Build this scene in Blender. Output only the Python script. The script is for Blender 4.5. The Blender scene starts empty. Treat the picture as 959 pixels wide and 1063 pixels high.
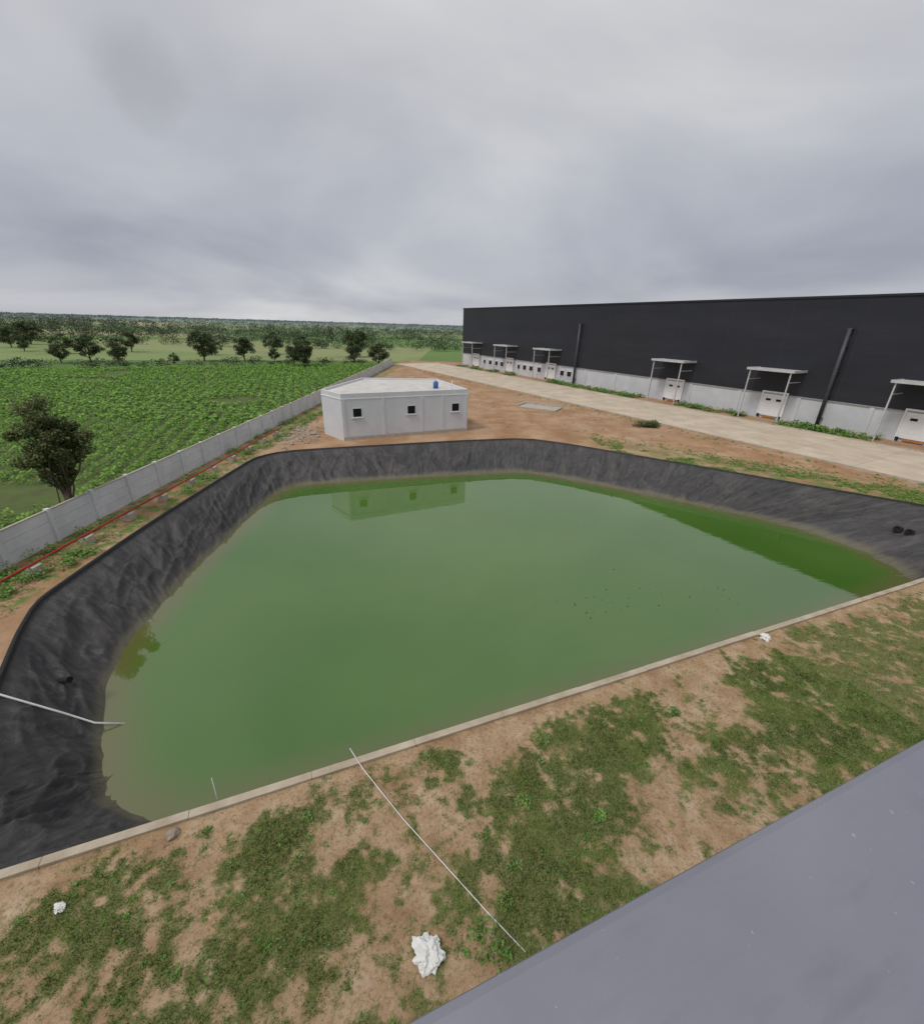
import bpy, bmesh, math, random
import numpy as np
from mathutils import Vector, Matrix
rng=np.random.default_rng(7); random.seed(7)
S=bpy.context.scene
S.view_settings.view_transform='Standard'; S.view_settings.look='None'; S.view_settings.exposure=0
COL=S.collection
# ---------------------------------------------------------------- helpers
def link(o,parent=None):
    COL.objects.link(o)
    if parent: o.parent=parent
    return o
def empty(name,loc=(0,0,0),rz=0):
    e=bpy.data.objects.new(name,None); e.location=loc; e.rotation_euler=(0,0,rz); e.empty_display_size=.2
    return link(e)
def mesh_np(name,v,f,mats,mi=None,attr=None,parent=None,smooth=False):
    v=np.asarray(v,dtype=np.float32); f=np.asarray(f,dtype=np.int32); k=f.shape[1]; M=len(f)
    me=bpy.data.meshes.new(name)
    me.vertices.add(len(v)); me.vertices.foreach_set('co',v.ravel())
    me.loops.add(M*k); me.loops.foreach_set('vertex_index',f.ravel())
    me.polygons.add(M); me.polygons.foreach_set('loop_start',np.arange(0,M*k,k,dtype=np.int32))
    if mi is not None: me.polygons.foreach_set('material_index',np.asarray(mi,dtype=np.int32))
    me.update(calc_edges=True)
    me.polygons.foreach_set('use_smooth',np.full(M,smooth,dtype=bool))
    if attr:
        for n,a in attr.items():
            at=me.attributes.new(n,'FLOAT','POINT'); at.data.foreach_set('value',np.asarray(a,dtype=np.float32))
    for m in mats: me.materials.append(m)
    me.update()
    return link(bpy.data.objects.new(name,me),parent)
def mesh_py(name,v,f,mat,parent=None,smooth=False,bevel=0):
    me=bpy.data.meshes.new(name); me.from_pydata([tuple(p) for p in v],[],f); me.update()
    if smooth:
        for p in me.polygons: p.use_smooth=True
    me.materials.append(mat); o=link(bpy.data.objects.new(name,me),parent)
    if bevel:
        b=o.modifiers.new('b','BEVEL'); b.width=bevel; b.segments=2; b.limit_method='ANGLE'
    return o
def boxes(name,bl,mat,parent=None,bevel=0):
    V=[];F=[]
    for (x0,x1,y0,y1,z0,z1) in bl:
        n=len(V)
        V+=[(x0,y0,z0),(x1,y0,z0),(x1,y1,z0),(x0,y1,z0),(x0,y0,z1),(x1,y0,z1),(x1,y1,z1),(x0,y1,z1)]
        F+=[(n,n+3,n+2,n+1),(n+4,n+5,n+6,n+7),(n,n+1,n+5,n+4),(n+1,n+2,n+6,n+5),(n+2,n+3,n+7,n+6),(n+3,n,n+4,n+7)]
    return mesh_py(name,V,F,mat,parent,bevel=bevel)
def tube_geo(pts,rad,n=8):
    pts=[Vector(p) for p in pts]; V=[];F=[]
    for i,p in enumerate(pts):
        d=(pts[min(i+1,len(pts)-1)]-pts[max(i-1,0)]).normalized()
        a=d.orthogonal().normalized() if abs(d.z)>.9 else d.cross(Vector((0,0,1))).normalized()
        b=d.cross(a)
        r=rad[i] if hasattr(rad,'__len__') else rad
        for j in range(n):
            t=2*math.pi*j/n; V.append(tuple(p+a*math.cos(t)*r+b*math.sin(t)*r))
    for i in range(len(pts)-1):
        for j in range(n):
            F.append((i*n+j,i*n+(j+1)%n,(i+1)*n+(j+1)%n,(i+1)*n+j))
    return V,F
def tube(name,pts,rad,mat,parent=None,n=10):
    V,F=tube_geo(pts,rad,n)
    F=F+[tuple(range(n))[::-1],tuple(range(len(V)-n,len(V)))]
    return mesh_py(name,V,F,mat,parent,smooth=True)
T1=rng.random((256,256))
def vn(x,y,seed=0):
    x=np.asarray(x,float)+seed*17.3; y=np.asarray(y,float)+seed*31.7
    xi=np.floor(x).astype(int); yi=np.floor(y).astype(int); fx=x-xi; fy=y-yi
    fx=fx*fx*(3-2*fx); fy=fy*fy*(3-2*fy)
    g=lambda a,b:T1[a%256,b%256]
    return (g(xi,yi)*(1-fx)+g(xi+1,yi)*fx)*(1-fy)+(g(xi,yi+1)*(1-fx)+g(xi+1,yi+1)*fx)*fy
def fbm(x,y,seed=0,o=4):
    s=0;a=.5
    for i in range(o): s=s+a*vn(x*2**i,y*2**i,seed+i*3); a*=.5
    return s/(1-.5**o)
# ---------------------------------------------------------------- materials
def new_mat(name):
    m=bpy.data.materials.new(name); m.use_nodes=True; nt=m.node_tree
    return m,nt,nt.nodes['Principled BSDF']
def N(nt,t,**k):
    n=nt.nodes.new(t)
    for a,b in k.items(): setattr(n,a,b)
    return n
def noise(nt,vec,scale,detail=4,rough=.6,dist=0):
    n=N(nt,'ShaderNodeTexNoise'); n.inputs['Scale'].default_value=scale; n.inputs['Detail'].default_value=detail
    n.inputs['Roughness'].default_value=rough; n.inputs['Distortion'].default_value=dist
    if vec is not None: nt.links.new(vec,n.inputs['Vector'])
    return n.outputs['Fac']
def ramp(nt,fac,stops,inter='LINEAR'):
    r=N(nt,'ShaderNodeValToRGB'); r.color_ramp.interpolation=inter
    el=r.color_ramp.elements
    while len(el)<len(stops): el.new(.5)
    for e,(p,c) in zip(el,stops): e.position=p; e.color=(c[0],c[1],c[2],1)
    nt.links.new(fac,r.inputs[0]); return r.outputs[0]
def mix(nt,f,a,b,mode='MIX'):
    m=N(nt,'ShaderNodeMix',data_type='RGBA',blend_type=mode)
    for s,v in ((m.inputs[0],f),(m.inputs[6],a),(m.inputs[7],b)):
        if isinstance(v,(int,float)): s.default_value=v
        elif isinstance(v,tuple): s.default_value=(v[0],v[1],v[2],1)
        else: nt.links.new(v,s)
    return m.outputs[2]
def math_(nt,op,a,b=0.0,c=None,clamp=False):
    m=N(nt,'ShaderNodeMath',operation=op); m.use_clamp=clamp
    for i,v in enumerate((a,b) if c is None else (a,b,c)):
        if isinstance(v,(int,float)): m.inputs[i].default_value=v
        else: nt.links.new(v,m.inputs[i])
    return m.outputs[0]
def mrange(nt,v,a,b,c=0.,d=1.):
    m=N(nt,'ShaderNodeMapRange'); m.interpolation_type='SMOOTHSTEP'
    nt.links.new(v,m.inputs[0])
    for i,x in enumerate((a,b,c,d)): m.inputs[i+1].default_value=x
    return m.outputs[0]
def bump(nt,bs,h,strength,dist=.02):
    b=N(nt,'ShaderNodeBump'); b.inputs['Strength'].default_value=strength; b.inputs['Distance'].default_value=dist
    nt.links.new(h,b.inputs['Height']); nt.links.new(b.outputs[0],bs.inputs['Normal'])
def pos(nt): return N(nt,'ShaderNodeNewGeometry').outputs['Position']
def objc(nt): return N(nt,'ShaderNodeTexCoord').outputs['Object']
def mapped(nt,vec,scale=(1,1,1),rot=(0,0,0)):
    m=N(nt,'ShaderNodeMapping'); nt.links.new(vec,m.inputs[0]); m.inputs['Scale'].default_value=scale; m.inputs['Rotation'].default_value=rot
    return m.outputs[0]
def pmat(name,c1,c2=None,scale=2.,rough=.7,bmp=.2,bscale=30.,bdist=.01,spec=.3,metal=0):
    m,nt,bs=new_mat(name); v=objc(nt)
    if c2 is None: c2=tuple(x*.75 for x in c1)
    n=noise(nt,v,scale,6,.65); nt.links.new(ramp(nt,n,[(.3,c2),(.7,c1)]),bs.inputs['Base Color'])
    bs.inputs['Roughness'].default_value=rough; bs.inputs['Specular IOR Level'].default_value=spec; bs.inputs['Metallic'].default_value=metal
    if bmp: bump(nt,bs,noise(nt,v,bscale,4),bmp,bdist)
    return m
def leafmat(name,dark,light,transl=.25,haze=False,stops=None):
    m,nt,bs=new_mat(name)
    a=N(nt,'ShaderNodeAttribute',attribute_name='var').outputs['Fac']
    c=ramp(nt,a,stops or [(0.,dark),(1.,light)])
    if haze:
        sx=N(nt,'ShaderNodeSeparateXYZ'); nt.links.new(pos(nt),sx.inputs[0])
        h=mrange(nt,sx.outputs[1],90,1500,.03,.85); c=mix(nt,h,c,(.18,.225,.225))  # distance haze put into the leaf base colour along world Y
    nt.links.new(c,bs.inputs['Base Color']); bs.inputs['Roughness'].default_value=.6; bs.inputs['Specular IOR Level'].default_value=.25
    if transl:
        t=N(nt,'ShaderNodeBsdfTranslucent'); nt.links.new(c,t.inputs[0]); mx=N(nt,'ShaderNodeMixShader'); mx.inputs[0].default_value=transl
        out=nt.nodes['Material Output']; nt.links.new(bs.outputs[0],mx.inputs[1]); nt.links.new(t.outputs[0],mx.inputs[2]); nt.links.new(mx.outputs[0],out.inputs[0])
    return m
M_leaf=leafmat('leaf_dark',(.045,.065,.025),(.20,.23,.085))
M_ftree=leafmat('leaf_farm',(.03,.05,.022),(.11,.145,.055),0)
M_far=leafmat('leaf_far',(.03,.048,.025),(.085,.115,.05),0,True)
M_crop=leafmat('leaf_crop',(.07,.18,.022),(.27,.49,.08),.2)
M_grass=leafmat('grass_blade',0,0,0,stops=[(0,(.05,.105,.018)),(.4,(.11,.21,.035)),(.7,(.20,.32,.065)),(.9,(.33,.33,.13)),(1,(.42,.35,.2))])
M_weed=leafmat('weed_leaf',(.06,.14,.028),(.23,.41,.09),.15)
M_bark=pmat('bark',(.14,.11,.08),(.07,.055,.04),8,.9,.6,20)
M_conc=pmat('concrete',(.50,.45,.38),(.36,.32,.26),3,.85,.4,40)
M_kerb=pmat('kerb_concrete',(.55,.48,.38),(.36,.29,.21),1.4,.9,.6,30)
M_white=pmat('white_paint',(.84,.85,.87),(.74,.75,.77),.8,.6,.1,20)
M_plastic=pmat('white_plastic',(.82,.82,.80),(.68,.68,.66),5,.4,.3,20)
M_dark=pmat('dark_glass',(.015,.017,.02),(.01,.01,.012),2,.15,0)
M_steel=pmat('galvanised',(.36,.37,.38),(.26,.26,.27),4,.5,.1,30)
M_can=pmat('canopy_sheet',(.55,.56,.57),(.42,.43,.44),2,.5,.1,30)
M_black=pmat('black_rubber',(.025,.025,.027),(.015,.015,.017),4,.6,.2,30)
M_red=pmat('red_paint',(.42,.04,.03),(.30,.03,.025),3,.6,.1,30)
M_orange=pmat('orange_paint',(.55,.22,.04),None,3,.5,0)
M_blue=pmat('blue_plastic',(.05,.16,.45),None,3,.4,0)
M_stone=pmat('stone',(.40,.34,.27),(.24,.2,.16),4,.9,.6,20)
# ---------------------------------------------------------------- camera
cam=bpy.data.objects.new('camera',bpy.data.cameras.new('camera')); link(cam)
cam.data.sensor_fit='HORIZONTAL'; cam.data.sensor_width=36; cam.data.lens=36*450/959
cam.data.clip_start=.05; cam.data.clip_end=20000
cam.matrix_world=Matrix.Translation((0,0,9.5))@Matrix.Rotation(math.radians(90-23.32),4,'X')@Matrix.Rotation(math.radians(1.67),4,'Z')
S.camera=cam
# ---------------------------------------------------------------- light
sunv=Vector((-.45,-.35,.82)).normalized()
L=bpy.data.lights.new('sun','SUN'); L.energy=1.5; L.angle=math.radians(12); L.color=(1,.96,.9)
lo=link(bpy.data.objects.new('sun',L)); lo.rotation_euler=(-sunv).to_track_quat('-Z','Y').to_euler()
W=bpy.data.worlds.new('World'); S.world=W; W.use_nodes=True; nt=W.node_tree; bg=nt.nodes['Background']
sky=N(nt,'ShaderNodeTexSky',sky_type='NISHITA'); sky.sun_disc=False
sky.sun_elevation=math.asin(sunv.z); sky.sun_rotation=math.atan2(sunv.x,sunv.y); sky.dust_density=4
d=N(nt,'ShaderNodeTexCoord').outputs['Generated']
sx=N(nt,'ShaderNodeSeparateXYZ'); nt.links.new(d,sx.inputs[0])
zz=math_(nt,'MAXIMUM',sx.outputs[2],0.0); den=math_(nt,'ADD',zz,.22)
cb=N(nt,'ShaderNodeCombineXYZ'); nt.links.new(math_(nt,'DIVIDE',sx.outputs[0],den),cb.inputs[0]); nt.links.new(math_(nt,'DIVIDE',sx.outputs[1],den),cb.inputs[1])
n1=noise(nt,cb.outputs[0],.6,5,.48,.4)
cl=ramp(nt,n1,[(.33,(4.0,4.15,4.7)),(.5,(5.5,5.6,5.95)),(.66,(7.2,7.2,7.2))])
el=ramp(nt,zz,[(0,(1.03,1.03,1.03)),(.05,(.96,.97,.99)),(.12,(.86,.875,.92)),(.22,(.87,.885,.92)),(.38,(1.08,1.07,1.045)),(.6,(1.2,1.19,1.16))])
c=mix(nt,1.0,cl,el,'MULTIPLY')
dp=N(nt,'ShaderNodeVectorMath',operation='DOT_PRODUCT'); nt.links.new(d,dp.inputs[0]); dp.inputs[1].default_value=(-.481,.816,.320)
n2=noise(nt,d,14,4,.6)
bl=mrange(nt,math_(nt,'ADD',dp.outputs['Value'],math_(nt,'MULTIPLY',math_(nt,'SUBTRACT',n2,.5),.003)),.9972,1.0003,0,.38)
c=mix(nt,bl,c,(3.2,3.3,3.5))
c=mix(nt,.93,sky.outputs[0],c)
nt.links.new(c,bg.inputs[0]); bg.inputs[1].default_value=.1
# ---------------------------------------------------------------- pond outline (rim xy, waterline xy)
PW=-1.85
pairs=[(-9.6,4.1,-9.0,7.2),(-12.5,8.8,-10.7,9.4),(-14,11,-11.8,11),(-15,12.8,-12.5,12.9),(-15.4,18.8,-13.1,17.8),(-15.5,31.0,-13.5,28.7),
(-13.8,33.1,-12.2,30.7),(5.9,40,5.3,35.8),(17.2,32.5,15,30.05),(28.5,25,21.5,25.7),(30.5,22.8,23.4,22.1),(29,19.88,23.3,19.4),(23,17.4,22.3,18.6),
(19.8,16.1,19.4,17.1),(8,11.25,7.6,12.25),(-2.3,7.0,-2.7,8.0),(-6.5,5.3,-6.7,6.5),(-8.3,4.6,-8.0,6.8)]
P=np.array(pairs)
for it,w in ((0,.12),(1,.25)):
    Q=[]
    for i in range(len(P)):
        a,b=P[i],P[(i+1)%len(P)]; Q.append(a*(1-w)+b*w); Q.append(a*w+b*(1-w))
    P=np.array(Q)
rimpoly=P[:,:2].copy()
R=[];acc=[];s=0
for i in range(len(P)):
    a,b=P[i],P[(i+1)%len(P)]; l=np.linalg.norm(b[:2]-a[:2]); n=max(1,int(l/.09))
    for k in range(n): R.append(a+(b-a)*k/n); acc.append(s+l*k/n)
    s+=l
R=np.array(R); acc=np.array(acc); nc=len(R)
rim=R[:,:2]; wat=R[:,2:]; out=rim-wat; wid=np.linalg.norm(out,axis=1,keepdims=True); out=out/wid
ts=np.concatenate([np.linspace(0,1.15,56),[1.4]])
rows=[np.c_[rim+out*.16,np.full(nc,-.05)],np.c_[rim+out*.14,np.full(nc,.10)],np.c_[rim+out*.02,np.full(nc,.11)]]
def ridge(u,p=3): return (1-np.abs(2*u-1))**p
for t in ts:
    w1=fbm(acc*.35,t*.8+acc*0,2,3)*1.2
    fold=ridge(fbm(acc*.8+w1*3+t,t*1.3+acc*.1,2,2))*.17+ridge(fbm(acc*.5+t*1.8,t*2.6+acc*.1,5,2))*.15-.11
    fine=ridge(vn(acc*1.9+w1*4+t*1.5,t*2.2+acc*.3,13),5)*.07+ridge(vn(acc*1.3-t*2.5,t*5.+acc*.5,17),6)*.08+ridge(vn(acc*4.3+t*4,t*7.+acc*.4,19),4)*.03
    e=min(1,max(0,t-.03)*3.2)*(1-.75*math.exp(-((t-1)/.12)**2))
    xy=rim-out*wid*t + out*(vn(acc*.8,t*2+acc*0,4)[:,None]-.5)*.2*e
    z=PW*t+(fold+fine)*e*np.clip(wid[:,0]/2,0,1.3)+.05*(t==0)
    rows.append(np.c_[xy,z])
V=np.concatenate(rows); nr=len(rows)
jj=np.arange(nc); F=np.concatenate([np.stack([r*nc+jj,(r+1)*nc+jj,(r+1)*nc+(jj+1)%nc,r*nc+(jj+1)%nc],-1) for r in range(nr-1)])
tt=np.concatenate([[0]*nc]*3+[np.full(nc,t) for t in ts]); per=np.tile(acc,nr)
m,nt,bs=new_mat('geomembrane')
at=N(nt,'ShaderNodeAttribute',attribute_name='t').outputs['Fac']; ap=N(nt,'ShaderNodeAttribute',attribute_name='per').outputs['Fac']
cv=N(nt,'ShaderNodeCombineXYZ'); nt.links.new(ap,cv.inputs[0]); nt.links.new(math_(nt,'MULTIPLY',at,1.6),cv.inputs[1])
st=noise(nt,mapped(nt,cv.outputs[0],(1.3,.9,1)),1.3,8,.68,1.0); g2=noise(nt,pos(nt),.5,5,.6)
c=ramp(nt,st,[(.3,(.034,.033,.036)),(.5,(.056,.054,.056)),(.68,(.10,.094,.090)),(.8,(.16,.15,.135))])
c=mix(nt,mrange(nt,g2,.48,.72,0,.45),c,(.125,.112,.10))
c=mix(nt,mrange(nt,at,0,.03,1,0),c,(.012,.012,.013))
c=mix(nt,mrange(nt,at,.88,.97,0,.6),c,(.18,.165,.10))
sm=math_(nt,'FRACT',math_(nt,'MULTIPLY',ap,1/5.7)); c=mix(nt,math_(nt,'MULTIPLY',math_(nt,'LESS_THAN',sm,.009),.6),c,(.02,.02,.02))
nt.links.new(c,bs.inputs['Base Color']); bs.inputs['Roughness'].default_value=.5; bs.inputs['Specular IOR Level'].default_value=.42
bump(nt,bs,noise(nt,mapped(nt,cv.outputs[0],(3.5,3,1),(0,0,.3)),1.,9,.75,1.2),.9,.10)
mesh_np('pond_liner',V,F,[m],attr={'t':tt,'per':per},smooth=True)
# water: one fine grid sheet whose border lies underneath the liner slope
def inside(px,py,poly):
    r=np.zeros(px.shape,bool); n=len(poly)
    for i in range(n):
        x1,y1=poly[i]; x2,y2=poly[(i+1)%n]
        if y1==y2: continue
        c_=((y1>py)!=(y2>py))&(px<(x2-x1)*(py-y1)/(y2-y1)+x1); r^=c_
    return r
st_=.22; gx=np.arange(-15,28,st_); gy=np.arange(4,38,st_); GX,GY=np.meshgrid(gx,gy)
Pm=P[:,:2]-(P[:,:2]-P[:,2:])*.66
ins=inside(GX,GY,Pm); inw=inside(GX,GY,P[:,2:])
dist=np.full(GX.shape,99.)
for (wx,wy) in wat[::5]: dist=np.minimum(dist,np.hypot(GX-wx,GY-wy))
dd_=np.where(inw,np.clip(dist/1.5,0,1),0)
ii=np.arange(GX.size).reshape(GX.shape); cell=ins[:-1,:-1]&ins[1:,:-1]&ins[1:,1:]&ins[:-1,1:]
F=np.stack([ii[:-1,:-1],ii[:-1,1:],ii[1:,1:],ii[1:,:-1]],-1)[cell]
used=np.unique(F); remap=np.zeros(GX.size,int); remap[used]=np.arange(len(used)); F=remap[F]
V=np.c_[GX.ravel(),GY.ravel(),np.full(GX.size,PW)][used]
m,nt,bs=new_mat('pond_water')
da=N(nt,'ShaderNodeAttribute',attribute_name='d').outputs['Fac']; p=pos(nt)
g=ramp(nt,noise(nt,p,.07,4,.55,.4),[(.3,(.045,.125,.010)),(.7,(.085,.17,.028))])
c=mix(nt,mrange(nt,da,0,1,0,1),(.12,.125,.04),g); nt.links.new(c,bs.inputs['Base Color'])
bs.inputs['Roughness'].default_value=.03; bs.inputs['IOR'].default_value=1.78; bs.inputs['Specular IOR Level'].default_value=.5
bump(nt,bs,noise(nt,mapped(nt,p,(1,1.6,1)),1.3,3,.5),.06,.03)
mesh_np('pond_water',V,F,[m],attr={'d':dd_.ravel()[used]},smooth=True)
# ---------------------------------------------------------------- ground
bm=bmesh.new()
o4=[bm.verts.new(v) for v in ((-9000,-300,0),(9000,-300,0),(9000,12000,0),(-9000,12000,0))]
rv=[bm.verts.new((x,y,0)) for x,y in rimpoly]
E=[bm.edges.new((o4[i],o4[(i+1)%4])) for i in range(4)]+[bm.edges.new((rv[i],rv[(i+1)%len(rv)])) for i in range(len(rv))]
bmesh.ops.triangle_fill(bm,use_beauty=True,use_dissolve=False,edges=E,normal=(0,0,1))
me=bpy.data.meshes.new('ground'); bm.to_mesh(me); bm.free()
m,nt,bs=new_mat('ground'); p=pos(nt); sx=N(nt,'ShaderNodeSeparateXYZ'); nt.links.new(p,sx.inputs[0]); X,Y=sx.outputs[0],sx.outputs[1]
soil=ramp(nt,noise(nt,p,.35,8,.65),[(.3,(.26,.145,.075)),(.5,(.37,.225,.13)),(.7,(.48,.34,.22))])
soil=mix(nt,mrange(nt,noise(nt,p,.09,5,.6),.45,.65,0,.4),soil,(.44,.33,.23))
soil=mix(nt,mrange(nt,noise(nt,p,6,4,.7),.5,.75,0,.35),soil,(.18,.12,.08))
dl=math_(nt,'ADD',math_(nt,'MULTIPLY',math_(nt,'SUBTRACT',X,5.9),.553),math_(nt,'MULTIPLY',math_(nt,'SUBTRACT',Y,40),.833))
gm=math_(nt,'MULTIPLY',mrange(nt,dl,2.5,6,1,0),mrange(nt,X,8,20,0,1))
gm=math_(nt,'MULTIPLY',gm,mrange(nt,noise(nt,p,.9,6,.7),.38,.58,0,.85))
gr=ramp(nt,noise(nt,p,3,6,.7),[(.3,(.08,.13,.03)),(.7,(.18,.23,.075))])
soil=mix(nt,gm,soil,gr)
lm=math_(nt,'MULTIPLY',mrange(nt,X,-15.2,-15.8,0,1),mrange(nt,noise(nt,p,1.2,6,.7),.45,.58,0,1)); soil=mix(nt,lm,soil,gr)
vo=N(nt,'ShaderNodeTexVoronoi'); vo.inputs['Scale'].default_value=1.; nt.links.new(mapped(nt,p,(.006,.013,1),(0,0,.25)),vo.inputs['Vector'])
sc=N(nt,'ShaderNodeSeparateColor'); nt.links.new(vo.outputs['Color'],sc.inputs[0])
fa=ramp(nt,sc.outputs[0],[(0,(.14,.24,.07)),(.25,(.10,.17,.05)),(.45,(.21,.27,.11)),(.62,(.36,.31,.18)),(.75,(.14,.22,.07)),(.9,(.25,.28,.13))],'CONSTANT')
fa=mix(nt,mrange(nt,noise(nt,p,.05,8,.7),.45,.7,0,.45),fa,(.11,.165,.06))
fa=mix(nt,mrange(nt,Y,150,1800,0,.85),fa,(.22,.27,.265))  # aerial haze painted into the field colour, growing with world Y
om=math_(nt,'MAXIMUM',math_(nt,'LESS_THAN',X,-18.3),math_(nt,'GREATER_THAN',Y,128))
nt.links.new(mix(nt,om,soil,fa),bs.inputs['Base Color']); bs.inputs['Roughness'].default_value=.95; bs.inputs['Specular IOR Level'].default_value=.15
bump(nt,bs,noise(nt,p,5,8,.7),.5,.06)
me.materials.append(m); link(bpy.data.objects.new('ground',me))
# ---------------------------------------------------------------- foreground lawn (kerb aligned coords)
O=np.array([-2.3,7.0]); da_=np.array([.9247,.3807]); db_=np.array([.3807,-.9247])
def K(a,b): return O+np.asarray(a)[...,None]*da_+np.asarray(b)[...,None]*db_
bumps=[(-3.8,4.4,1.6,.22),(-5.7,3.9,1.4,.18),(-2.6,3.6,1.0,.15),(-.7,4.9,.9,-.26),(-.2,3.9,.6,-.12),(2.2,5.84,1.4,.30),(1.3,4.6,.9,.28),(5.1,5.9,.9,-.22),(11.9,10.3,3,.3),(7.5,9.8,.9,-.22),(4.3,8.7,.8,.18),(9,7.5,2,.2),(3.7,7.3,.9,.2),(-3.2,5.9,.7,.1),(16,13,3,.25),(6.5,7.2,1.1,.15)]
def gmask(x,y,b):
    g=.47+(fbm(x*.9,y*.9,11,4)-.5)*.75+(fbm(x*2.7,y*2.7,21,3)-.5)*.95+(fbm(x*8.,y*8.,25,2)-.5)*.7
    for (bx,by,r,a) in bumps: g=g+a*np.exp(-((x-bx)**2+(y-by)**2)/r**2)
    g=g-.45*np.exp(-(b/.6)**2)
    return g
A,B=np.meshgrid(np.arange(-16,46,.08),np.arange(.06,7.12,.08)); XY=K(A,B); gx,gy=XY[...,0],XY[...,1]
g=gmask(gx,gy,B)
def lz(x,y): return .012+.06*fbm(x*1.3,y*1.3,31,4)+.03*vn(x*8,y*8,3)
z=lz(gx,gy)
V=np.c_[gx.ravel(),gy.ravel(),z.ravel()]; h,w=A.shape
idx=np.arange(h*w).reshape(h,w); F=np.stack([idx[:-1,:-1],idx[1:,:-1],idx[1:,1:],idx[:-1,1:]],-1).reshape(-1,4)
m,nt,bs=new_mat('lawn'); p=pos(nt); a=N(nt,'ShaderNodeAttribute',attribute_name='g').outputs['Fac']
dirt=ramp(nt,noise(nt,p,1.1,8,.7),[(.3,(.29,.175,.095)),(.5,(.42,.29,.175)),(.7,(.55,.42,.29))])
dirt=mix(nt,mrange(nt,noise(nt,p,14,5,.75),.48,.64,0,.6),dirt,(.18,.12,.07))
dirt=mix(nt,mrange(nt,noise(nt,p,30,3,.7),.6,.7,0,.5),dirt,(.65,.55,.42))
grs=ramp(nt,noise(nt,p,5,6,.7),[(.3,(.07,.10,.025)),(.7,(.16,.20,.06))])
fm=mrange(nt,math_(nt,'ADD',a,math_(nt,'MULTIPLY',math_(nt,'SUBTRACT',noise(nt,p,9,6,.8),.5),1.1)),.38,.72,0,.8)
nt.links.new(mix(nt,fm,dirt,grs),bs.inputs['Base Color']); bs.inputs['Roughness'].default_value=.95; bs.inputs['Specular IOR Level'].default_value=.1
bump(nt,bs,noise(nt,p,16,8,.75),.8,.03)
mesh_np('lawn_ground',V,F,[m],attr={'g':g.ravel()},smooth=True)
n=560000; a=rng.uniform(-15,32,n); a=np.where(rng.random(n)<.65,rng.uniform(-9,14,n),a); b=rng.uniform(.12,7.0,n); XY=K(a,b); x,y=XY[:,0],XY[:,1]
g=gmask(x,y,b); keep=(g+rng.normal(0,.13,n))>.55; x,y,g=x[keep],y[keep],g[keep]; n=len(x)
z=lz(x,y)-.004
th=rng.uniform(0,2*np.pi,n); wv=rng.uniform(.003,.009,n); hh=rng.uniform(.015,.06,n)*(.5+.8*np.clip(g,0,1.2)); le=rng.uniform(0,.06,n); t2=rng.uniform(0,2*np.pi,n)
b0=np.c_[x+np.cos(th)*wv,y+np.sin(th)*wv,z]; b1=np.c_[x-np.cos(th)*wv,y-np.sin(th)*wv,z]; b2=np.c_[x+np.cos(t2)*le,y+np.sin(t2)*le,z+hh]
V=np.stack([b0,b1,b2],1).reshape(-1,3); F=np.arange(3*n).reshape(-1,3)
var=np.repeat(np.clip(.42+(fbm(x*1.5,y*1.5,41,3)-.5)*1.3-(g-.6)*.5+rng.normal(0,.22,n),0,1),3)
mesh_np('grass',V,F,[M_grass],attr={'var':var})
# ---------------------------------------------------------------- leaves
def leafquads(C,size,up=.5):
    n=len(C); nrm=rng.normal(size=(n,3)); nrm[:,2]=np.abs(nrm[:,2])+up*2; nrm/=np.linalg.norm(nrm,axis=1,keepdims=True)
    a=np.cross(nrm,rng.normal(size=(n,3))); a/=np.linalg.norm(a,axis=1,keepdims=True)+1e-9; b=np.cross(nrm,a)
    s=np.asarray(size).reshape(-1,1)*np.ones((n,1))
    V=np.stack([C-a*s,C+b*s*.55+a*s*.1,C+a*s,C-b*s*.55+a*s*.1],1).reshape(-1,3)
    return V,np.arange(4*n).reshape(-1,4)
def plants(name,px,py,pz,hgt,spread,nl,ls,mat,parent=None,flat=.8):
    n=len(px); k=nl
    C=np.repeat(np.c_[px,py,pz],k,0); hh=np.repeat(np.asarray(hgt)*np.ones(n),k); sp=np.repeat(np.asarray(spread)*np.ones(n),k)
    r=rng.random(n*k)**.5; th=rng.uniform(0,2*np.pi,n*k)
    u=rng.random(n*k)**.7
    C=C+np.c_[np.cos(th)*r*sp,np.sin(th)*r*sp,u*hh*(1-.5*r*r)]
    V,F=leafquads(C,ls*np.repeat((.7+.6*rng.random(n)),k)*(.7+.6*rng.random(n*k)),flat)
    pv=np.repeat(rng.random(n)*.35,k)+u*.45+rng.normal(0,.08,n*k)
    return mesh_np(name,V,F,[mat],attr={'var':np.repeat(np.clip(pv,0,1),4)},parent=parent)
# crop field
m=pmat('crop_soil',(.10,.15,.035),(.075,.085,.035),.6,.95,.5,5,.05)
fp=[(-18.8,3),(-18.8,112),(-25,113.5),(-140,46),(-140,3)]
mesh_py('crop_field',[(x,y,.004) for x,y in fp],[(0,1,2,3,4)],m)
px=[];py=[]
ca,sa=math.cos(.35),math.sin(.35)
for i in range(-240,180):
    yy=np.arange(-60,180,.5); xx=np.full_like(yy,i*1.15)
    px.append(xx*ca-yy*sa-40);py.append(xx*sa+yy*ca+10)
px=np.concatenate(px);py=np.concatenate(py); px=px+rng.normal(0,.09,len(px)); py=py+rng.normal(0,.12,len(py))
far=46+(px+140)*(113.5-46)/115.
ok=(px<-19.1)&(px>-1.5*py-8)&(py>8)&(py<far)&(py<112)&(fbm(px*.15,py*.15,51,4)>.26)
px,py=px[ok],py[ok]; nearm=(py<42)&(px>-62)
vig=.7+.6*fbm(px*.08,py*.08,61,3)
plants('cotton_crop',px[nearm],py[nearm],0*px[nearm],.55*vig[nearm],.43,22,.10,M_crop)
fm_=~nearm
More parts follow.
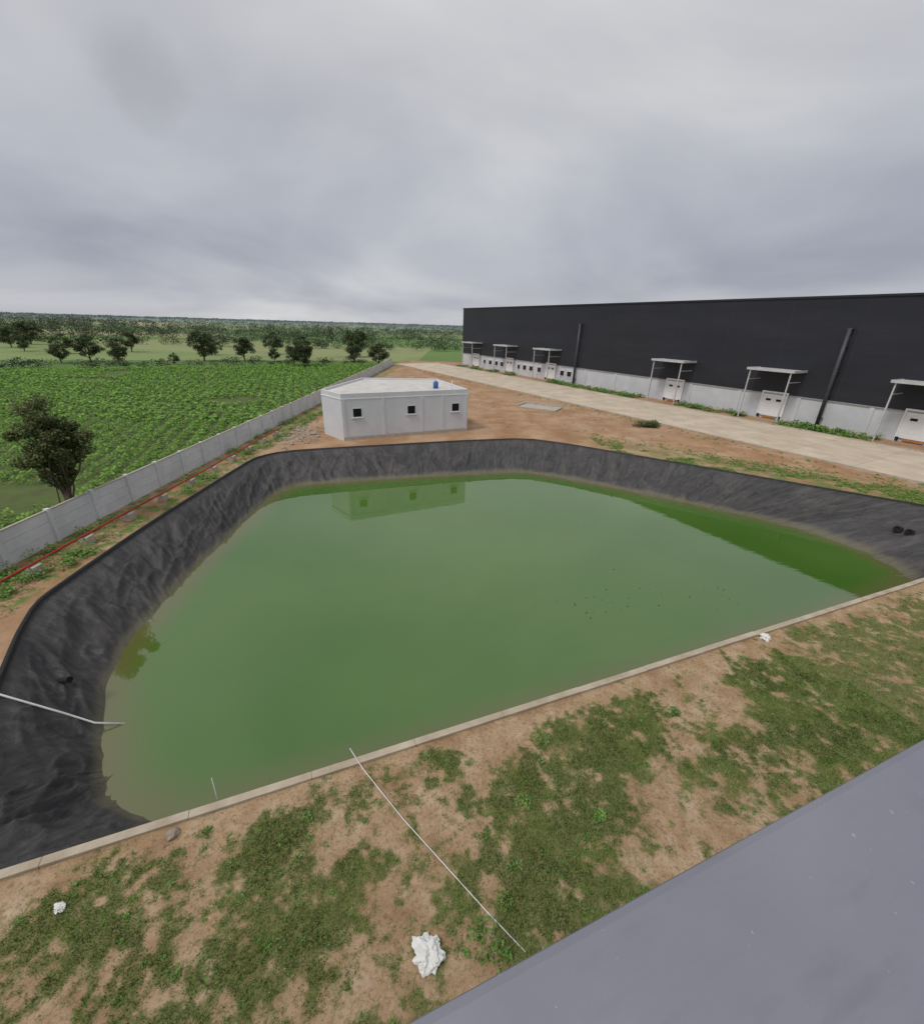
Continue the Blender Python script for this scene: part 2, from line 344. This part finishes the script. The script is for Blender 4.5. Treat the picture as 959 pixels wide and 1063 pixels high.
plants('cotton_crop',px[fm_],py[fm_],0*px[fm_],.5*vig[fm_],.5,10,.18,M_crop,flat=1.4)
# ---------------------------------------------------------------- trees
def tree_mesh(name,seed,H,Wd,cb,nl,ls,lean=(0,0),leafm=M_leaf,ncl=36,trk=.035,rr_=(.08,.10)):
    r=np.random.default_rng(seed); V=[];F=[]
    def add(pts,rad,n=7):
        v,f=tube_geo(pts,rad,n); o=len(V); V.extend(v); F.extend([tuple(i+o for i in q) for q in f])
    top=np.array([lean[0],lean[1],H*.8]); tp=[np.array([0,0,-.1])]
    for k in range(1,7):
        f=k/6; tp.append(top*f+np.array([*(r.normal(0,.02*H,2)),0])*(1 if k<6 else 0))
    add(tp,[H*trk*(1-.8*k/6) for k in range(7)],9)
    cl=[]
    cz=(H+cb)/2; rz=(H-cb)/2
    while len(cl)<ncl:
        q=r.uniform(-1,1,3)
        if np.linalg.norm(q)<1 and np.linalg.norm(q)>.25:
            wz=1-.35*max(0,q[2])
            jag=.8+.35*r.random()
            cl.append(np.array([q[0]*Wd/2*wz*jag+lean[0]*.8,q[1]*Wd/2*wz*jag+lean[1]*.8,cz+q[2]*rz*.9*jag]))
    for cpt in cl[:int(ncl*.7)]:
        k=int(np.clip((cpt[2]/H)*6*.65,1,5)); s=tp[k]; mid=(s+cpt)/2+np.array([0,0,-.04*H])+r.normal(0,.02*H,3)
        add([s,mid,cpt],[H*.011,H*.007,H*.0025],5)
    nb=len(F); bv=len(V); C=[];vv=[]
    per_=nl//ncl
    for cpt in cl:
        rad=Wd*(rr_[0]+rr_[1]*r.random()); q=r.normal(size=(per_,3)); q/=np.linalg.norm(q,axis=1,keepdims=True); q*=(r.random((per_,1))**.45)*rad; q[:,2]*=.7
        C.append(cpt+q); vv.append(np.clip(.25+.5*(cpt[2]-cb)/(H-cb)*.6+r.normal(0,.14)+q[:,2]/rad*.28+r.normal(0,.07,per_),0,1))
    C=np.concatenate(C); vv=np.concatenate(vv)
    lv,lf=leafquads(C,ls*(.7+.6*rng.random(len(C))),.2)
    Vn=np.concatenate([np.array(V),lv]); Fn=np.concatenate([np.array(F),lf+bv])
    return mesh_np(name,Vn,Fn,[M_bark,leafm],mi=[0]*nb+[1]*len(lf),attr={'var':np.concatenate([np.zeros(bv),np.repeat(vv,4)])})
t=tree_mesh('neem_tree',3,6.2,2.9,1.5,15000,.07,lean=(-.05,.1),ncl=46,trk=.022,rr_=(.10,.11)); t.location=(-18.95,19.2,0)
tv=[tree_mesh('farm_tree',11+i,7,[7.,6.,7.5][i],[1.2,1.6,.7][i],5000,.18,ncl=34,trk=.03,leafm=M_ftree,rr_=(.10,.11)) for i in range(3)]
TL=[(-133,134,6.),(-81.5,98.6,5.6),(-73.8,96.5,5.),(-62.6,108.9,7.),(-54.4,112,5.6),(-36.5,103,6.4),(-32.7,136,7.8),(-20.8,109,5.2),(-63,98,2.4),(-142,150,7.4),(-84,94,3.8),(-58,138,6.2),(-40,106,4.2),(-47,112,3.2),(-104,118,4.8),(-29,118,4.4),(-95,130,5.5),(-70,128,4),(-118,122,4.5)]
for i,(x,y,h) in enumerate(TL):
    o=tv[i%3] if i<3 else link(bpy.data.objects.new('farm_tree',tv[i%3].data))
    o.location=(x,y,0); s=h/7; o.scale=(s*random.uniform(.8,1.15),s*random.uniform(.8,1.15),s); o.rotation_euler=(0,0,random.uniform(0,6))
C=[];sz=[];vv=[]
def clump(x,y,h,w,k):
    q=rng.normal(size=(k,3)); q/=np.linalg.norm(q,axis=1,keepdims=True); q*=rng.random((k,1))**.4
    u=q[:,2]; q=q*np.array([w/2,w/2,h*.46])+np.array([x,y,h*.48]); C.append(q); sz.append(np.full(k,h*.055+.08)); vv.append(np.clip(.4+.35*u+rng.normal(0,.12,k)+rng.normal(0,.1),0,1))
for i in range(70):
    f=rng.random(); x=-25-f*110+rng.normal(0,1.5); y=114.5-f*65+rng.normal(0,1.2)+2
    h=rng.uniform(.8,2.2); clump(x,y,h,h*rng.uniform(1.4,2.6),100)
for i in range(80):
    f=rng.random(); x=-190+f*190; y=160+f*20+rng.normal(0,2.); h=rng.uniform(1.5,5.); clump(x,y,h,h*1.5,100)
for i in range(170):
    y=190*math.exp(rng.random()*2.6); x=rng.uniform(-1.3,.3)*y; ln=rng.uniform(.12,.6)*y; an=rng.choice([.12,.25,-.1,1.3])+rng.normal(0,.06)
    nb=int(ln/ (3.5+y*.006)); kk=int(np.clip(20000/y,16,80))
    for j in range(nb):
        if rng.random()<.25: continue
        u=(j-nb/2)*(3.5+y*.006); h=rng.uniform(1.5,4.5) if rng.random()<.8 else rng.uniform(4.5,8)
        clump(x+u*math.cos(an)+rng.normal(0,1.5),y+u*math.sin(an)+rng.normal(0,1.5),h,h*rng.uniform(1.2,2.4),kk)
for i in range(700):  # continuous wooded belt on the horizon
    y=rng.uniform(1500,3600); x=rng.uniform(-1.35,.35)*y; h=rng.uniform(5,11); clump(x,y,h,rng.uniform(25,70),34)
for i in range(170):
    y=170*math.exp(rng.random()*2.); x=rng.uniform(-1.3,.2)*y; h=rng.uniform(3,7); clump(x,y,h,h*rng.uniform(.9,1.5),int(np.clip(22000/y,20,90)))
C=np.concatenate(C);sz=np.concatenate(sz);vv=np.concatenate(vv); sz=sz*np.clip((np.hypot(C[:,0],C[:,1])/250)**.6,1,5.)
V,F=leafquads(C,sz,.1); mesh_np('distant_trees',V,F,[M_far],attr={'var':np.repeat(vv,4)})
# ---------------------------------------------------------------- boundary wall
M_wallg=pmat('precast_wall',(.70,.71,.75),(.54,.55,.58),.7,.85,.25,25)
bw=empty('boundary_wall')
bl=[];po=[]
y=3.0
while y<113:
    for k in range(3): bl.append((-18.36,-18.30,y+.09,y+2.31,.0+k*.5,.488+k*.5))
    po.append((-18.42,-18.22,y-.09,y+.09,0,1.58)); y+=2.4
boxes('panels',bl,M_wallg,bw); boxes('posts',po,M_wallg,bw,.01)
boxes('coping',[(-18.39,-18.27,3.,113,1.488,1.53)],M_conc,bw)
pl=empty('red_pipeline'); pp=[(-16.75+.04*math.sin(i*.9),3+i*2.6,.45) for i in range(15)]
tube('pipe',pp,.045,M_red,pl)
boxes('pedestals',[(x-.2,x+.2,y-.2+1.2,y+.2+1.2,0,.39) for x,y,_ in pp[:-1]],M_conc,pl,.02)
n=460; x=rng.uniform(-18.1,-15.75,n); y=rng.uniform(8,50,n); k=fbm(x*.6,y*.35,81)>.46; x,y=x[k],y[k]
plants('roadside_weeds',x,y,0*x,rng.uniform(.15,.6,len(x)),rng.uniform(.2,.5,len(x)),34,.06,M_weed)
n=1000; a=rng.uniform(-9,18,n); b=rng.uniform(.4,6.9,n); XY=K(a,b); g=gmask(XY[:,0],XY[:,1],b); k=g>.44; XY=XY[k]; n=len(XY)
big=rng.random(n)**4
plants('lawn_weeds',XY[:,0],XY[:,1],np.full(n,.05),.03+.15*big,.03+.16*big,22,.020,M_weed)
spec=[(2.1,7.7,.26),(1.5,6.1,.18),(.95,4.35,.16),(.55,3.85,.28),(.8,3.6,.22),(-4.3,3.3,.12),(3.1,5.9,.13),(-3,5.7,.12),(5.9,8.7,.15)]
sp=np.array(spec); plants('broadleaf_weed',sp[:,0],sp[:,1],np.full(len(sp),.05),sp[:,2]*.8,sp[:,2],80,.03,M_weed)
# ---------------------------------------------------------------- kerb on the near edge
ang=math.atan2(da_[1],da_[0])
kb=empty('concrete_kerb',(O[0],O[1],0),ang)
segs=[];a=-8.2
while a<34:
    l=2.4; dz=random.uniform(-.008,.008); dy=random.uniform(-.008,.008); segs.append((a,a+l-.004,-.15+dy,.03+dy,-.02,.135+dz)); a+=l
boxes('segments',segs,M_kerb,kb,.012)
# ---------------------------------------------------------------- viewpoint building (foreground parapet)
vb=empty('office_building',(O[0],O[1],0),ang)
m,nt,bs=new_mat('parapet_paint'); v=objc(nt)
c=ramp(nt,noise(nt,v,1.6,6,.6),[(.3,(.19,.193,.235)),(.7,(.235,.238,.28))])
c=mix(nt,mrange(nt,noise(nt,v,70,2,.5),.72,.77,0,.6),c,(.42,.42,.43))
c=mix(nt,mrange(nt,noise(nt,mapped(nt,v,(1,5,1)),3,6,.7),.5,.8,0,.4),c,(.14,.14,.165))
nt.links.new(c,bs.inputs['Base Color']); bs.inputs['Roughness'].default_value=.45; bump(nt,bs,noise(nt,v,45,4),.15,.003); M_cop=m
boxes('coping',[(-20,30,-7.72,-7.07,8.5,8.6)],M_cop,vb,.018)
boxes('front_wall',[(-19.9,29.9,-7.6,-7.13,0,8.5)],M_wallg,vb)
boxes('roof_deck',[(-19.9,29.9,-22,-7.6,7.2,7.5)],M_conc,vb)
boxes('rear_walls',[(-19.9,29.9,-22.3,-22,0,7.5),(-19.9,-19.6,-22,-7.6,0,7.2),(29.6,29.9,-22,-7.6,0,7.2)],M_wallg,vb)
# ---------------------------------------------------------------- warehouse
wa=math.atan2(-.8623,.506); wh=empty('warehouse',(-1.1,119,0),wa)
m,nt,bs=new_mat('dark_cladding'); v=objc(nt); sx=N(nt,'ShaderNodeSeparateXYZ'); nt.links.new(v,sx.inputs[0])
n_=noise(nt,mapped(nt,v,(.08,.08,.35)),1,6,.6); c=ramp(nt,n_,[(.3,(.020,.022,.030)),(.7,(.031,.033,.043))])
j=math_(nt,'LESS_THAN',math_(nt,'FRACT',math_(nt,'MULTIPLY',sx.outputs[0],1/6.8)),.006); c=mix(nt,math_(nt,'MULTIPLY',j,.4),c,(.06,.06,.07))
j=math_(nt,'LESS_THAN',math_(nt,'FRACT',math_(nt,'MULTIPLY',sx.outputs[2],1/1.1)),.04); c=mix(nt,math_(nt,'MULTIPLY',j,.4),c,(.012,.012,.015))
nt.links.new(c,bs.inputs['Base Color']); bs.inputs['Roughness'].default_value=.5; bs.inputs['Specular IOR Level'].default_value=.3
wv=math_(nt,'PINGPONG',sx.outputs[0],.15); bump(nt,bs,wv,.4,.05); M_clad=m
M_pl=pmat('plinth_render',(.62,.63,.67),(.50,.51,.54),.5,.8,.15,15)
boxes('cladding',[(0,150,0,60,2.9,13.2)],M_clad,wh)
boxes('plinth_walls',[(.05,149.95,.06,59.9,0,2.9)],M_pl,wh)
boxes('roof_trim',[(-.1,150.1,-.1,.25,13.2,13.42)],M_clad,wh)
boxes('drip_flashing',[(0,150,-.05,-.002,2.86,2.98)],M_steel,wh)
boxes('pilasters',[(3.4+i*6.8-.2,3.4+i*6.8+.2,-.03,.06,0,2.84) for i in range(21)],M_pl,wh)
D=[7,21,34.8,62.1,75.6,89.0,102.5]
fr=[];pn=[];dg=[];br=[];can=[];und=[];post=[];orr=[]
for s in D:
    fr+=[(s-1.45,s-1.3,-.12,.0,.0,3.05),(s+1.3,s+1.45,-.12,.0,.0,3.05),(s-1.45,s+1.45,-.12,-.0,3.05,3.2)]
    pn+=[(s-1.298,s+1.298,-.06+.004*k,-.01,.35+k*.535,.88+k*.535) for k in range(5)]
    dg+=[(s-.85,s-.3,-.075,-.05,2.1,2.35),(s+.3,s+.85,-.075,-.05,2.1,2.35)]
    br+=[(s-1.35,s-1.1,-.25,-.12,.1,.45),(s+1.1,s+1.35,-.25,-.12,.1,.45)]; orr+=[(s-.8,s+.8,-.20,-.07,.15,.30)]
    can+=[(s-2.5,s+2.5,-2.8,-.02,5.75,5.80),(s-2.55,s+2.55,-2.88,-2.8,5.6,5.86),(s-2.6,s-2.5,-2.8,-.02,5.6,5.86),(s+2.5,s+2.6,-2.8,-.02,5.6,5.86)]
    und+=[(s-2.4+k*.96,s-2.34+k*.96,-2.78,-.05,5.62,5.745) for k in range(6)]
    for dx in (-2.2,2.2): post+=[(s+dx-.06,s+dx+.06,-2.7,-2.58,0,5.6),(s+dx-.04,s+dx+.04,-2.6,-.02,4.5,4.58)]
boxes('door_frames',fr,M_white,wh); boxes('doors',pn,M_white,wh); boxes('door_windows',dg,M_dark,wh); boxes('dock_bumpers',br,M_black,wh); boxes('dock_levellers',orr,M_orange,wh)
boxes('canopies',can,M_can,wh); boxes('canopy_ribs',und,M_steel,wh); boxes('canopy_posts',post,M_can,wh)
wn=[];wf=[]
for s in [10.6,13.2,15.8,18,24.2,26.4,28.6,31.2,38,40]:
    wn.append((s-.5,s+.5,-.0,.055,1.2,2.1)); wf+=[(s-.58,s+.58,-.04,.05,1.1,1.2),(s-.58,s+.58,-.04,.05,2.1,2.17)]
boxes('windows',wn,M_dark,wh); boxes('window_sills',wf,M_white,wh)
M_duct=pmat('duct_metal',(.07,.072,.085),(.05,.052,.06),3,.4,.05,20)
for s in (41.8,80.9,121):
    tube('downpipe',[(s,-.42,0),(s,-.42,10.3)],.19,M_duct,wh,14); boxes('pipe_brackets',[(s-.25,s+.25,-.42,-.02,z,z+.08) for z in (1,3.5,6,8.5,10.2)],M_duct,wh)
m,nt,bs=new_mat('road_concrete'); v=objc(nt)
c=ramp(nt,noise(nt,v,.4,8,.65),[(.3,(.44,.36,.27)),(.7,(.64,.55,.43))]); sx=N(nt,'ShaderNodeSeparateXYZ'); nt.links.new(v,sx.inputs[0])
c=mix(nt,mrange(nt,noise(nt,mapped(nt,v,(.15,1.2,1)),1,5,.6),.5,.7,0,.4),c,(.44,.33,.23))
j1=math_(nt,'LESS_THAN',math_(nt,'FRACT',math_(nt,'MULTIPLY',sx.outputs[0],1/5.)),.012); j2=math_(nt,'LESS_THAN',math_(nt,'FRACT',math_(nt,'MULTIPLY',sx.outputs[1],1/4.)),.012)
c=mix(nt,math_(nt,'MULTIPLY',math_(nt,'MAXIMUM',j1,j2),.45),c,(.2,.16,.12)); nt.links.new(c,bs.inputs['Base Color']); bs.inputs['Roughness'].default_value=.9
bump(nt,bs,noise(nt,v,20,4),.2,.01); M_road=m
rd=empty('road',(-1.1,119,0),wa)
boxes('slab',[(-6,150,-16,-4.2,-.02,.07)],M_road,rd)
boxes('kerb_edge',[(-6,150,-16.14,-16.0,0,.12),(-6,150,-4.2,-4.05,0,.17)],M_conc,rd)
def wl(s,o): s=np.asarray(s);o=np.asarray(o); return -1.1+.506*s-o*.8623, 119-.8623*s-o*.506
n=1100; s=rng.uniform(3,112,n); o=rng.uniform(.6,3.8,n); k=(fbm(s*.16,o*.3,91)>.47)
for d_ in D: k&=(np.abs(s-d_)>2.3)
s,o=s[k],o[k]; x,y=wl(s,o); plants('verge_shrubs',x,y,0*x,rng.uniform(.25,.7,len(x)),rng.uniform(.3,.7,len(x)),34,.12,M_weed)
n=200; s=rng.uniform(10,110,n); o=16.5+np.abs(rng.normal(0,1.2,n)); x,y=wl(s,o); plants('road_edge_weeds',x,y,0*x,rng.uniform(.05,.2,n),rng.uniform(.08,.22,n),18,.05,M_weed)
n=6200; f=rng.random(n); dd=np.abs(rng.normal(0,2.2,n))+.35; x=5.9+22.6*(f*1.35)+.553*dd; y=40-15*(f*1.35)+.833*dd; k=(x>12)&(fbm(x*.5,y*.5,95)>.43); x,y=x[k],y[k]
plants('bank_grass',x,y,0*x,rng.uniform(.03,.11,len(x)),rng.uniform(.08,.2,len(x)),12,.04,M_grass)
sx_=19.7+rng.normal(0,.8,30); sy_=46.9+rng.normal(0,.4,30); plants('wild_bush',sx_,sy_,0*sx_,rng.uniform(.3,.8,30),.4,60,.09,M_leaf)
# ---------------------------------------------------------------- pump house
ph=empty('pump_house'); FP=[(-10.4,36.9),(.24,42.2),(-3.2,50),(-11.3,49),(-12.8,39.3)]
M_ph=pmat('pump_house_paint',(.66,.67,.71),(.57,.58,.62),.6,.75,.12,20)
def prism(name,poly,z0,z1,mat,par,off=0):
    c=np.mean(poly,axis=0); q=[(x+(x-c[0])/np.hypot(x-c[0],y-c[1])*off,y+(y-c[1])/np.hypot(x-c[0],y-c[1])*off) for x,y in poly]; n=len(q)
    V=[(x,y,z0) for x,y in q]+[(x,y,z1) for x,y in q]; F=[tuple(range(n))[::-1],tuple(range(n,2*n))]+[(i,(i+1)%n,n+(i+1)%n,n+i) for i in range(n)]
    return mesh_py(name,V,F,mat,par)
prism('walls',FP,0,3.5,M_ph,ph); prism('roof_band',FP,3.5,3.56,M_white,ph,.05)
c=np.mean(FP,axis=0); q=[(x,y) for x,y in FP]; qi=[(x-(x-c[0])*.03,y-(y-c[1])*.03) for x,y in q]; n=5
V=[(x,y,3.56) for x,y in q]+[(x,y,3.97) for x,y in q]+[(x,y,3.97) for x,y in qi]+[(x,y,3.56) for x,y in qi]
F=[(r*n+i,r*n+(i+1)%n,(r+1)*n+(i+1)%n,(r+1)*n+i) for r in range(3) for i in range(n)]
mesh_py('parapet',V,F,M_ph,ph); M_roof=pmat('roof_finish',(.66,.65,.62),(.48,.46,.43),.8,.8,.2,20); prism('roof_surface',qi,3.7,3.8,M_roof,ph)
fa_=math.atan2(5.3,10.64); fw=empty('front_details',(-10.4,36.9,0),fa_); fw.parent=ph
WX=(1.3,6.2,10.6)
boxes('windows',[(x-.36,x+.36,-.012,.02,2.0,2.7) for x in WX],M_dark,fw)
boxes('window_frames',[b for x in WX for b in ((x-.41,x-.36,-.03,0,1.95,2.75),(x+.36,x+.41,-.03,0,1.95,2.75),(x-.36,x+.36,-.03,0,1.95,2.0),(x-.36,x+.36,-.03,0,2.7,2.75),(x-.5,x+.5,-.12,0,1.88,1.945))],M_ph,fw)
boxes('columns',[(x-.13,x+.13,-.04,.0,0,3.49) for x in (.14,3.6,7.2,9.3,11.7)],M_ph,fw)
boxes('plinth_band',[(0,11.9,-.07,-.052,0,.3)],M_conc,fw)
tube('roof_tank',[(-2.9,43.4,3.8),(-2.9,43.4,4.35),(-2.9,43.4,4.5)],[.25,.25,.1],M_blue,ph); tube('vent_pipe',[(-1.3,42.9,3.8),(-1.3,42.9,4.6)],.04,M_plastic,ph)
sl=empty('concrete_slab',(9.5,56.4,0),-.5); boxes('slab',[(-2.6,2.6,-1.4,1.4,0,.18)],M_conc,sl,.02); boxes('upstands',[(-2.6,2.6,1.2,1.4,.18,.45),(-2.6,-2.4,-1.4,1.2,.18,.35)],M_conc,sl)
# ---------------------------------------------------------------- stones / rubble
def blob(name,x,y,z,r,mat,seed,sq=.6,jit=.35,sub=3):
    bm=bmesh.new(); bmesh.ops.create_icosphere(bm,subdivisions=sub,radius=r); rr=random.Random(seed)
    from mathutils import noise as mn
    for v_ in bm.verts:
        k=1+jit*mn.noise(v_.co/r*1.7+Vector((seed*3.1,0,0)))*1.3+jit*.9*abs(mn.noise(v_.co/r*4+Vector((seed,2,0))))-jit*.5*abs(mn.noise(v_.co/r*8+Vector((seed,5,0))))
        v_.co=Vector((v_.co.x*k,v_.co.y*k,v_.co.z*k*sq))
    me=bpy.data.meshes.new(name); bm.to_mesh(me); bm.free(); me.materials.append(mat); o=link(bpy.data.objects.new(name,me)); o.location=(x,y,z); o.rotation_euler=(0,0,rr.uniform(0,6)); return o
def rock_field(name,xs,ys,rs,mat,z=0,fl=.6):
    V=[];F=[]
    bm=bmesh.new(); bmesh.ops.create_icosphere(bm,subdivisions=1,radius=1); bv=np.array([v.co[:] for v in bm.verts]); bf=np.array([[v.index for v in f.verts] for f in bm.faces]); bm.free()
    for i,(x,y,r) in enumerate(zip(xs,ys,rs)):
        v=bv*(1+rng.normal(0,.18,(len(bv),1)))*np.array([1,rng.uniform(.6,1),fl])*r+np.array([x,y,z+r*.2*fl]); V.append(v); F.append(bf+i*len(bv))
    return mesh_np(name,np.concatenate(V),np.concatenate(F),[mat])
n=160; rock_field('rubble',np.r_[rng.normal(-14.8,1.,n),rng.uniform(-12,14,80),rng.uniform(2,26,90)],np.r_[rng.normal(39,2.6,n),rng.uniform(51,70,80),rng.uniform(42,60,90)],np.r_[rng.uniform(.05,.28,n),rng.uniform(.05,.2,170)],M_stone)
n=600; a=rng.uniform(-8,16,n);b=rng.uniform(.15,6.9,n)**1.; XY=K(a,b); rock_field('pebbles',XY[:,0],XY[:,1],rng.uniform(.008,.026,n),M_stone,.05)
blob('stone_block',-5.55,5.3,.08,.12,M_stone,5,.7,.25,2)
for i,(x,y,r) in enumerate([(-.34,3.62,.18),(-6.75,4.1,.07),(10.35,11.9,.14)]):
    blob('plastic_bag',x,y,.06+r*.3,r,M_plastic,9+i*4,.5,.6,4)
n=46; x=np.r_[rng.normal(5.3,1.2,16),rng.uniform(5,13,30)]; y=np.r_[rng.normal(16.2,.5,16),rng.normal(17.5,.7,30)]
rock_field('floating_debris',x,y,rng.uniform(.015,.045,n),pmat('debris',(.035,.045,.02),(.02,.025,.015),3,.8,0),PW,.3)
V=[(-2.5,7.2,.2),(-2.1,6.75,.14),(-1.05,5.72,.09),(-.1,4.87,.08),(.62,4.22,.08),(1.25,3.69,.07)]
tube('white_hose',V,.010,M_plastic)
tube('white_pipe',[(-15.5,7.6,.12),(-13.2,8.3,.16),(-12.4,8.6,.12),(-11.3,9.0,-1.0),(-10.7,9.2,-1.62),(-10.0,9.4,-1.86)],.028,M_plastic)
def stub(name,ps,d,R_):
    p=Vector(ps[0]); d=Vector(d).normalized(); par=empty(name,p)
    for q in ps:
        o_=Vector(q)-p
        V,F=tube_geo([o_,o_+d*.35,o_+d*.7,o_+d*.7,o_+d*.3],[R_,R_,R_*1.08,R_*.8,R_*.8],14); F.append(tuple(range(len(V)-14,len(V))))
        mesh_py('pipe_end',V,F,M_black,par,smooth=False)
stub('outlet_pipe',[(26.1,23.6,-.98),(26.42,23.2,-.98)],(-.8,-.5,.25),.18); stub('outlet_pipe',[(-12.4,10.1,-.95)],(.8,-.2,.3),.09)
tube('sighting_pole',[(-5.0,5.95,-.3),(-5.02,6.0,.75)],.007,M_plastic)
